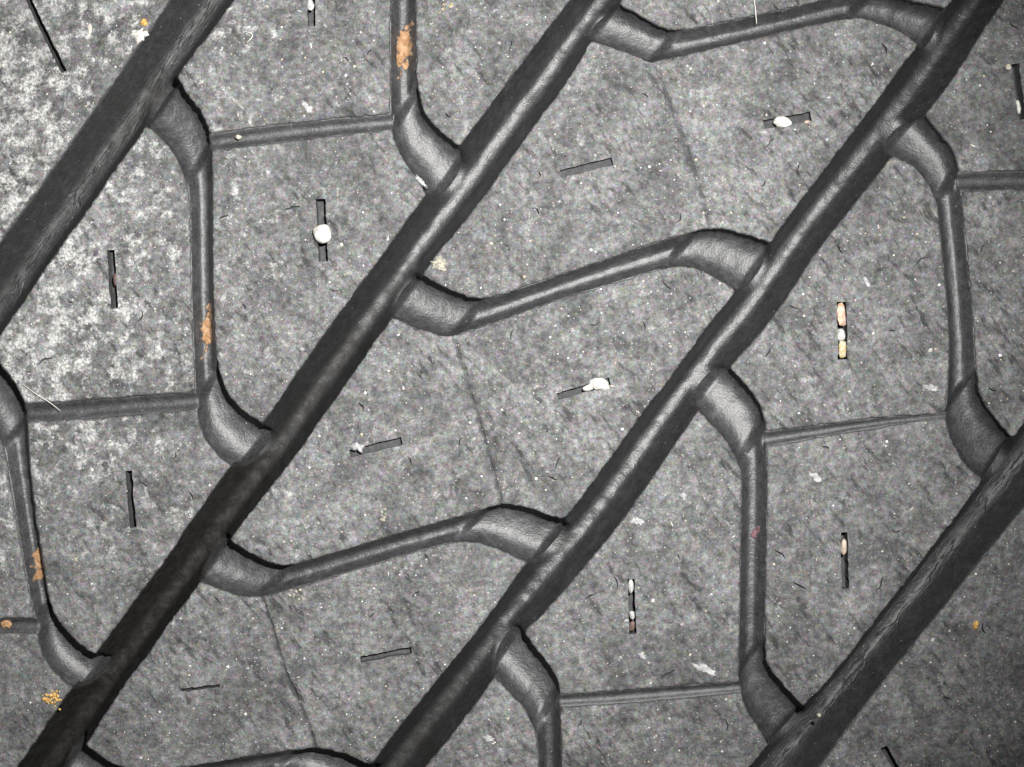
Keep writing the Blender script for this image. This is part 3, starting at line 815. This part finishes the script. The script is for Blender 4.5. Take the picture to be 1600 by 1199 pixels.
# golden crumbs, one cluster pressed together
def crumbs(name, p, n, spread, size, m, seed, label, cat):
    r = np.random.default_rng(seed); c, t, b, nn = frame_at(p, 0); VV = []; FF = []
    for i in range(n):
        V, F = ICO1; s = size * r.uniform(.5, 1.2); o = r.normal(0, 1, 2) * spread
        V = V * np.array([s * r.uniform(.8, 1.5), s, s * .8]) * (1 + r.uniform(-.2, .2, (len(V), 1)))
        a = r.uniform(0, 3.1); ca, sa = math.cos(a), math.sin(a)
        X = V[:, 0] * ca - V[:, 1] * sa + o[0]; Y = V[:, 0] * sa + V[:, 1] * ca + o[1]; Z = V[:, 2] + s * .35
        k = sum(len(v) for v in VV); VV.append((X[:, None] * t + Y[:, None] * b + Z[:, None] * nn) * S); FF += [tuple(q + k for q in f) for f in F]
    o = mesh_obj(name, np.vstack(VV), FF, m, None, False); o.location = c * S
    return tag(o, label, cat)
crumbs('grit_cluster', (82,1090), 44, 6.5, 2.7, M_GOLD, 3, 'cluster of golden yellow crumbs beside the bottom left groove', 'grit')
crumbs('grit_cluster', (605,852) if False else (598,808), 7, 5, 2.6, M_SAND, 4, 'loose group of sandy grains above the lower middle lateral groove', 'grit')
crumbs('grit_cluster', (462,929), 12, 7, 2.6, M_SAND, 5, 'pale grains at the lower rim of the lower middle lateral groove', 'grit')
crumbs('grit_cluster', (118,876), 6, 3.5, 2.2, M_SAND, 6, 'few sandy grains in the block right of the lower left clay smear', 'grit')
crumbs('grit_cluster', (704,8), 10, 9, 2.0, M_YELL, 7, 'sparse yellowish grains at the top edge right of the orange clay', 'grit')

# clay smears lying on the groove floors
def smear(p, k, half, name, label, m, seed, ragged=.8, wid=.72, toff=.5):
    L2, R2, tl, tr, dep, pw, tq = lat_surface(k)
    mid = L2 + (R2 - L2) * toff; i0 = np.linalg.norm(mid - np.array(p), axis=1).argmin()
    s = arclen(mid); n_s = int(half * 2 / 1.6); n_t = 26
    ss = np.linspace(s[i0] - half, s[i0] + half, n_s + 1); V = []; D = []; keep = []
    for a in ss:
        l = np.array([np.interp(a, s, L2[:, 0]), np.interp(a, s, L2[:, 1])]); r = np.array([np.interp(a, s, R2[:, 0]), np.interp(a, s, R2[:, 1])])
        dp = np.interp(a, s, dep); pp = np.interp(a, s, pw); w = np.linalg.norm(r - l); e = 2.2 / w
        for j in range(n_t + 1):
            y = (j / n_t - .5) * wid + toff; q = l + (r - l) * y
            x = (y + e) / (1 + 2 * e)
            pz = pp * (1.5 if x > .5 else 1)
            tz = np.interp(a, s, tq)
            d = max(4.0, dp * ((1 - tz) * max(0.0, 1 - abs(2 * x - 1) ** pz) ** (1 / pz) + tz * trap(min(1.0, abs(2 * x - 1)))))
            d += (1.0 * nz(q[0], q[1], 22, 21) + .5 * nz(q[0], q[1], 8, 22)) * min(1, d / 12)
            rad = math.hypot((a - s[i0]) / half, (y - toff) / (wid * .5))
            mk = 1.0 - rad + ragged * nz(q[0], q[1], 16, seed) + ragged * .8 * nz(q[0], q[1], 5.5, seed + 1) - .1
            V.append(q); D.append(d - min(1.6, max(-1.0, mk * 7.0)) - .25 * nz(q[0], q[1], 3, seed + 2)); keep.append(mk)
    V = np.array(V); D = np.array(D); keep = np.array(keep); kk = n_t + 1; F = []
    for i in range(n_s):
        for j in range(n_t):
            f = (i * kk + j, i * kk + j + 1, (i + 1) * kk + j + 1, (i + 1) * kk + j)
            if keep[list(f)].max() > -.05: F.append(f)
    W = place(V, D); used = sorted({q for f in F for q in f}); mp_ = {q: i for i, q in enumerate(used)}
    W = W[used]; F = [tuple(mp_[q] for q in f) for f in F]
    nn = np.cross(W[F[0][1]] - W[F[0][0]], W[F[0][3]] - W[F[0][0]])
    if nn[2] < 0: F = [f[::-1] for f in F]
    c = W.mean(0); o = mesh_obj(name, W - c, F, m, None, True, {'cover': np.clip(keep[used] * 1.6 + .1, 0, 1)}); o.location = c
    return tag(o, label, 'clay')
smear((633,66), 'A1', 40, 'clay_smear', 'large orange clay smear in the vertical groove at the top', M_SMEAR, 41, toff=.58)
smear((319,512), 'A2', 33, 'clay_smear', 'thin orange clay smear in the long vertical groove at left', M_SMEAR, 45, toff=.52, wid=.6)
smear((52,886), 'A3', 34, 'clay_smear', 'orange clay blob in the groove at the lower left edge', M_SMEAR, 49, toff=.5)
smear((1186,833), 'C2', 11, 'chalk_stain', 'faint pink stain in the vertical groove at lower right', M_PINKF, 53, toff=.66, wid=.4, ragged=.8)
clod('clay_crumb', (7,976), 10, 2.2, 0, M_CLAY, 25, 'orange clay crumb in the worn channel at the left picture edge', 'clay', stretch=1.2, jag=.5)
bpy.data.objects[[o.name for o in COL.objects if o.name.startswith('clay_crumb')][0]].location.z -= 6 * S

# a thin fibre hanging over the top lateral groove
def fibre(pts, rad, label):
    P = resample(chaikin(np.array(pts, float), 2), 2.0); h = 1.5 + 2.0 * np.sin(np.linspace(0, 3.1, len(P)))
    W = place(P, -h); V = []; F = []; ns = 6
    for i, w in enumerate(W):
        d = W[min(i + 1, len(W) - 1)] - W[max(i - 1, 0)]; d /= np.linalg.norm(d); a = np.cross(d, (0, 0, 1)); a /= np.linalg.norm(a); b = np.cross(d, a)
        r = rad * S * (.5 + .5 * math.sin(math.pi * min(.95, max(.05, i / (len(W) - 1)))))
        for q in range(ns):
            an = 2 * math.pi * q / ns; V.append(w + (a * math.cos(an) + b * math.sin(an)) * r)
    for i in range(len(W) - 1):
        for q in range(ns): F.append((i * ns + q, i * ns + (q + 1) % ns, (i + 1) * ns + (q + 1) % ns, (i + 1) * ns + q))
    V = np.array(V); c = V.mean(0); o = mesh_obj('fibre', V - c, F, M_FIBRE, None, True); o.location = c
    return tag(o, label, 'fibre')
fibre([(1177,-6),(1179,10),(1180,22),(1182,38)], .9, 'thin pale fibre crossing the lateral groove at the top edge')
fibre([(380,49),(399,55),(386,68)], .8, 'hooked pale fibre on the dusty block below the top left groove')
fibre([(36,600),(60,618),(78,628),(95,642)], .7, 'pale straw fibre by the worn channel at the left edge')

# ------------------------------------------------------------------ loose mineral grit over the block tops
def scatter_grit():
    r = np.random.default_rng(21); VV = []; FF = []; TT = []; k = 0
    V0, F0 = np.array([(1,0,0),(-1,0,0),(0,1,0),(0,-1,0),(0,0,1),(0,0,-1)], float), [(0,2,4),(2,1,4),(1,3,4),(3,0,4),(2,0,5),(1,2,5),(3,1,5),(0,3,5)]
    pts = np.stack([r.uniform(-60, 1660, 4000), r.uniform(-60, 1260, 4000)], 1); ok = np.zeros(len(pts), bool)
    for ring, holes in TOPS:
        m = inside(ring, pts)
        for h in holes: m &= ~inside(h, pts)
        ok |= m
    pts = pts[ok]
    siz = np.clip(r.lognormal(.05, .42, len(pts)), .55, 3.9)
    dep = top_dep(pts); x, y, z = tread(pts); n = surf_n(x, y)
    for i in range(len(pts)):
        s = siz[i]; V = V0 * s * r.uniform(.6, 1.35, (6, 3))
        if r.uniform() < .02: V *= np.array([r.uniform(2, 3.5), .45, .3])          # slivers and short scratches of fibre
        a = r.uniform(0, 6.28); ca, sa = math.cos(a), math.sin(a)
        V = np.stack([V[:, 0] * ca - V[:, 1] * sa, V[:, 0] * sa + V[:, 1] * ca, V[:, 2] * .7], 1)
        VV.append((V + np.array([x[i], y[i], z[i]]) + n[i] * (-dep[i] + .15 * s)) * S); FF += [tuple(q + k for q in f) for f in F0]; k += 6
        TT += [r.uniform()] * 6
    m, nt, b = mat('mineral_grit'); at = N(nt, 'ShaderNodeAttribute', attribute_name='tint').outputs['Fac']
    nt.links.new(ramp(nt, at, [(0, g(.30)), (.35, g(.48)), (.6, (.62, .60, .55, 1)), (.8, (.52, .43, .29, 1)), (.86, (.70, .69, .66, 1)), (1, g(.80))]), b.inputs['Base Color'])
    b.inputs['Roughness'].default_value = .4
    o = mesh_obj('mineral_grit', np.vstack(VV), FF, m, None, False, {'tint': TT})
    tag(o, 'fine pale mineral grit specks scattered over the tread blocks', 'grit'); o['kind'] = 'stuff'
scatter_grit()
